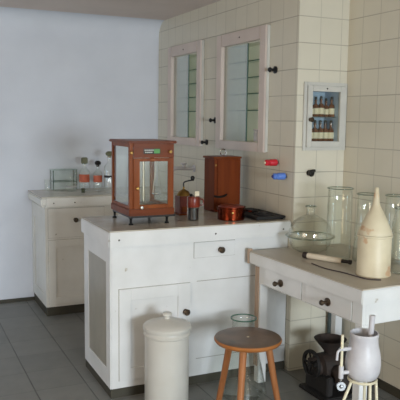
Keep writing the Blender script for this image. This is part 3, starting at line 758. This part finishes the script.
gg = 'tall glass vessels on the table'
tall('glass_cylinder', (2.184, 2.862, T), [(0, 0), (0.064, 0), (0.068, 0.005), (0.067, 0.30), (0.066, 0.375), (0.070, 0.382)], 'tall straight glass cylinder beside the desiccator', 'glass vessel', gg)
tall('conical_vessel', (2.284, 2.758, T), [(0, 0), (0.066, 0), (0.069, 0.006), (0.064, 0.08), (0.055, 0.24), (0.052, 0.352), (0.056, 0.358)], 'tall tapering glass vessel directly behind the cream can', 'glass vessel', gg)
tall('conical_vessel', (2.392, 2.662, T), [(0, 0), (0.058, 0), (0.061, 0.006), (0.058, 0.10), (0.054, 0.26), (0.050, 0.350), (0.054, 0.356)], 'tall glass vessel right of the cream can, at the photo edge', 'glass vessel', gg)
tall('glass_jar', (2.262, 2.450, T), [(0, 0), (0.054, 0), (0.058, 0.004), (0.058, 0.25), (0.046, 0.285), (0.044, 0.318), (0.048, 0.322)], 'glass jar at the right edge standing nearest the table end', 'glass vessel', gg)
# cream can with conical top
t = thing('oil_can', 'aged cream metal can with tall conical top and pointed spout', 'can', (2.105, 2.476, T))
t.scale = (1.03, 1.03, 1.0)
lt('body', tinm, t, [(0, 0), (0.079, 0), (0.082, 0.004), (0.081, 0.014), (0.0785, 0.018), (0.0785, 0.188), (0.0825, 0.192), (0.0825, 0.200), (0, 0.201)], seg=56)
lt('conical_top', tinm, t, [(0, 0.2015), (0.0795, 0.2015), (0.079, 0.208), (0.070, 0.232), (0.052, 0.275), (0.034, 0.312), (0.020, 0.338), (0.0165, 0.352), (0.014, 0.380), (0.009, 0.425), (0.006, 0.428), (0, 0.428)], seg=56)
# tube lying on the table
t = thing('tube', 'pale cream tube with black end lying before the glass vessels', 'tube', (2.010, 2.925, T))
dv = Vector((2.117, 2.700, 0)) - Vector((2.010, 2.925, 0)); Ln = dv.length
mt = Matrix.Translation((0, 0, 0.0175)) @ dv.to_track_quat('Z', 'Y').to_matrix().to_4x4()
lt('barrel', card, t, [(0, 0.018), (0.0145, 0.018), (0.0155, 0.022), (0.0155, Ln - 0.03), (0.013, Ln - 0.027), (0, Ln - 0.027)], (0, 0, 0), 24, mt)
lt('end_cap', rubber, t, [(0, -0.008), (0.016, -0.008), (0.0175, -0.003), (0.0175, 0.014), (0.0155, 0.0178), (0, 0.0178)], (0, 0, 0), 24, mt)
lt('paper_strip', bluedk, t, [(0.0157, Ln - 0.062), (0.0168, Ln - 0.062), (0.0168, Ln - 0.042), (0.0157, Ln - 0.042)], (0, 0, 0), 24, mt @ Matrix.Rotation(0.5, 4, 'X'))
lt('far_stopper', rubber, t, [(0, Ln - 0.0268), (0.010, Ln - 0.0268), (0.009, Ln + 0.012), (0.012, Ln + 0.014), (0.012, Ln + 0.026), (0, Ln + 0.027)], (0, 0, 0), 24, mt)
bm = B(); tube(bm, [(1.962, 2.79, T + 0.003), (1.958, 2.66, T + 0.003), (1.985, 2.56, T + 0.003), (1.996, 2.47, T + 0.003), (2.01, 2.405, T + 0.003), (2.06, 2.365, T + 0.003)], 0.003, 8, 8)
tag(obj('cord', bm, cable_m, None, 40), 'thin dark cord curling across the tabletop around the can', 'cord')

# ------------------------------------------------------------------ floor things
# canister
t = thing('canister', 'cream enamel lidded canister standing on the floor before the counter', 'canister', (1.240, 3.015, 0))
lt('body', stone, t, shell([(0, 0), (0.110, 0), (0.114, 0.006), (0.114, 0.405), (0.120, 0.410), (0.121, 0.420), (0.115, 0.426), (0.114, 0.436)], 0.004), seg=64)
lt('lid', stone, t, [(0, 0.4365), (0.121, 0.4365), (0.124, 0.442), (0.1235, 0.456), (0.116, 0.464), (0.085, 0.474), (0.045, 0.486), (0.022, 0.490), (0.016, 0.493), (0.0145, 0.500), (0.017, 0.504),
                     (0.024, 0.508), (0.0255, 0.516), (0.020, 0.523), (0, 0.525)], seg=64)
# stool
t = thing('stool', 'round wooden stool with worn dark seat and orange legs', 'stool', (1.548, 2.717, 0))
lt('seat', seatwood, t, [(0, 0.4195), (0.150, 0.4195), (0.160, 0.424), (0.1655, 0.432), (0.166, 0.438), (0.162, 0.4445), (0.152, 0.4475), (0.10, 0.4465), (0, 0.4455)], seg=64)
lt('seat_rim', seatedge, t, [(0.151, 0.4193), (0.1605, 0.4235), (0.1665, 0.4315), (0.1675, 0.437), (0.163, 0.4445), (0.1625, 0.4440), (0.165, 0.437), (0.164, 0.432), (0.159, 0.426), (0.151, 0.4215), (0.151, 0.4193)], seg=64)
lt('center_plug', labelm, t, [(0, 0.4457), (0.006, 0.4458), (0.006, 0.4472), (0, 0.4476)], seg=16)
for a in (-131, -8, 115):
    a = math.radians(a)
    bm = B(); tube(bm, [(0.105 * math.cos(a), 0.105 * math.sin(a), 0.4192), (0.145 * math.cos(a), 0.145 * math.sin(a), 0.21), (0.19 * math.cos(a), 0.19 * math.sin(a), 0.0)], (0.0185, 0.0145), 14, 3)
    obj('leg', bm, stoolwood, t, 40)
# big conical flask
t = thing('conical_flask', 'big conical glass flask on the floor behind the stool', 'flask', (1.705, 3.045, 0))
lt('vessel_wall', clearg, t, shell([(0, 0), (0.128, 0), (0.137, 0.010), (0.132, 0.035), (0.118, 0.10), (0.092, 0.22), (0.068, 0.34), (0.062, 0.39), (0.063, 0.42), (0.069, 0.428)], 0.003), seg=56)
bm = B(); ring = [(0.069 * math.cos(a), 0.069 * math.sin(a), 0.430) for a in [k / 40 * 2 * PI for k in range(41)]]
tube(bm, ring, 0.0038, 8, 0, False); obj('rim', bm, greenedge, t, 60)

# white jug on its little stand
jx, jy = 1.787, 2.140
sz = 0.408
st = thing('stand', 'small cream metal stand with three legs under the white jug', 'stand', (jx, jy, 0))
bm = B(); ring = [(0.058 * math.cos(a), 0.058 * math.sin(a), sz) for a in [k / 36 * 2 * PI for k in range(37)]]
tube(bm, ring, 0.006, 8, 0, False)
for a in (0, PI / 2): tube(bm, [(-0.056 * math.cos(a), -0.056 * math.sin(a), sz), (0.056 * math.cos(a), 0.056 * math.sin(a), sz)], 0.003, 6, 0)
obj('top_ring', bm, cream_m, st, 40)
for a, ro in ((-95, 0.075), (-35, 0.085), (40, 0.09), (178, 0.24)):
    a = math.radians(a); bm = B()
    tube(bm, [(0.057 * math.cos(a), 0.057 * math.sin(a), sz - 0.004), (ro * math.cos(a), ro * math.sin(a), 0.008)], 0.0062, 8, 0)
    obj('leg', bm, cream_m, st, 40)
t = thing('jug', 'white glazed bulbous jug with level gauge and tap, on the cream stand', 'jug', (jx, jy, sz + 0.0065))
lt('body', white_e, t, shell([(0, 0), (0.052, 0), (0.062, 0.008), (0.071, 0.030), (0.0745, 0.060), (0.0735, 0.090), (0.068, 0.122), (0.061, 0.150), (0.0585, 0.178), (0.061, 0.190), (0.061, 0.200)], 0.005), seg=48)
va = math.radians(172)
gx, gyy = 0.104 * math.cos(va), 0.104 * math.sin(va)
ra = Vector((math.cos(va), math.sin(va), 0))
for z, r0 in ((0.135, 0.056), (0.032, 0.064)):
    bm = B(); tube(bm, [ra * r0 + Vector((0, 0, z)), ra * 0.106 + Vector((0, 0, z))], 0.0085, 12, 0); obj('gauge_arm', bm, white_e, t, 40)
bm = B(); tube(bm, [(gx, gyy, 0.025), (gx, gyy, 0.198)], 0.006, 12, 0); g_ = obj('gauge_tube', bm, cream_m, t, 40)
bm = B(); tube(bm, [(gx, gyy, 0.008), (gx, gyy, 0.062)], 0.0105, 12, 0); obj('gauge_socket', bm, white_e, g_, 40)
bm = B(); tube(bm, [(gx, gyy, 0.135), (gx - 0.022, gyy - 0.002, 0.128), (gx - 0.026, gyy - 0.002, 0.092)], 0.0055, 10, 3); obj('gauge_spout', bm, white_e, g_, 40)
bm = B(); tube(bm, [(gx, gyy, 0.008), (gx, gyy, -0.016)], 0.005, 10, 0); dn = obj('drain_pipe', bm, chrome, t, 40)
mt = Matrix.Translation((gx, gyy - 0.002, -0.024)) @ Matrix.Rotation(math.radians(-25), 4, 'Z') @ Matrix.Rotation(PI / 2, 4, 'X')
lt('drain_valve', chrome, dn, [(0.009, 0), (0.019, 0.0), (0.021, 0.005), (0.019, 0.010), (0.009, 0.010), (0.009, 0)], (0, 0, 0), 24, mt)
lt('valve_stem', chrome, dn, [(0, -0.003), (0.0065, -0.003), (0.0065, 0.014), (0, 0.015)], (0, 0, 0), 16, mt)
t = thing('pestle', 'white rod standing upright inside the white jug', 'pestle', (jx + 0.015, jy - 0.012, sz + 0.0125))
bm = B(); tube(bm, [(0.0, 0.0, 0.006), (0.008, 0.0, 0.15), (0.0145, 0.0, 0.268)], (0.010, 0.0125), 14, 3); obj('rod', bm, white_e, t, 40)

# pipes in the corner
for x in (2.385, 2.435):
    bm = B(); tube(bm, [(x, 3.185, 0), (x, 3.185, 0.58)], 0.0125, 14, 0)
    tag(obj('pipe', bm, pipem, None, 40), 'grey upright water pipe in the tiled corner, ' + ('left of the two' if x < 2.4 else 'right of the two'), 'pipe', 'pipes under the table')

# rusty iron hand mill under the table
t = thing('iron_hand_mill', 'rusty dark cast iron hand mill with hopper and crank wheel under the table', 'machine', (2.170, 2.870, 0))
bm = B(); box(bm, -0.13, 0.14, -0.13, 0.12, 0.0, 0.022); bev(bm, 0.006)
obj('base', bm, irond, t)
bm = B(); box(bm, -0.10, -0.06, -0.11, 0.10, 0.0225, 0.13); box(bm, 0.07, 0.11, -0.11, 0.10, 0.0225, 0.13); box(bm, -0.061, 0.071, -0.02, 0.02, 0.04, 0.07); bev(bm, 0.006); obj('frame', bm, irond, t)
mt = Matrix.Translation((0, 0, 0.155)) @ Matrix.Rotation(PI / 2, 4, 'Y')
lt('drum', iron, t, [(0, -0.11), (0.045, -0.11), (0.050, -0.09), (0.075, -0.08), (0.078, 0.0), (0.078, 0.08), (0.05, 0.09), (0.045, 0.12), (0, 0.12)], (0, 0, 0), 32, mt)
lt('hopper', iron, t, shell([(0.030, 0.228), (0.034, 0.24), (0.052, 0.262), (0.076, 0.290), (0.086, 0.302), (0.090, 0.308)], 0.005), (-0.01, 0.0, 0), 40)
mt = Matrix.Translation((-0.145, -0.02, 0.19)) @ Matrix.Rotation(PI / 2, 4, 'Y')
wl = lt('flywheel', irond, t, [(0.062, -0.009), (0.076, -0.009), (0.078, 0), (0.076, 0.009), (0.062, 0.009), (0.060, 0), (0.062, -0.009)], (0, 0, 0), 36, mt)
bm = B()
for k in range(5):
    a = k / 5 * 2 * PI; tube(bm, [(-0.145, -0.02, 0.19), (-0.145, -0.02 + 0.064 * math.cos(a), 0.19 + 0.064 * math.sin(a))], 0.006, 8, 0)
tube(bm, [(-0.165, -0.02, 0.19), (-0.10, -0.01, 0.17)], 0.012, 10, 0)
obj('spokes', bm, irond, wl, 40)
bm = B(); tube(bm, [(-0.145, -0.07, 0.235), (-0.20, -0.075, 0.24)], (0.007, 0.012), 10, 0); obj('crank_handle', bm, iron, wl, 40)
bm = B(); tube(bm, [(0.05, -0.05, 0.22), (0.10, -0.07, 0.27), (0.15, -0.08, 0.28), (0.18, -0.06, 0.22), (0.17, -0.05, 0.02)], 0.022, 12, 5); obj('discharge_arm', bm, irond, t, 40)
bm = B(); tube(bm, [(-0.02, -0.075, 0.15), (-0.02, -0.12, 0.14), (-0.02, -0.15, 0.09)], (0.035, 0.045), 14, 4); obj('spout', bm, iron, t, 40)
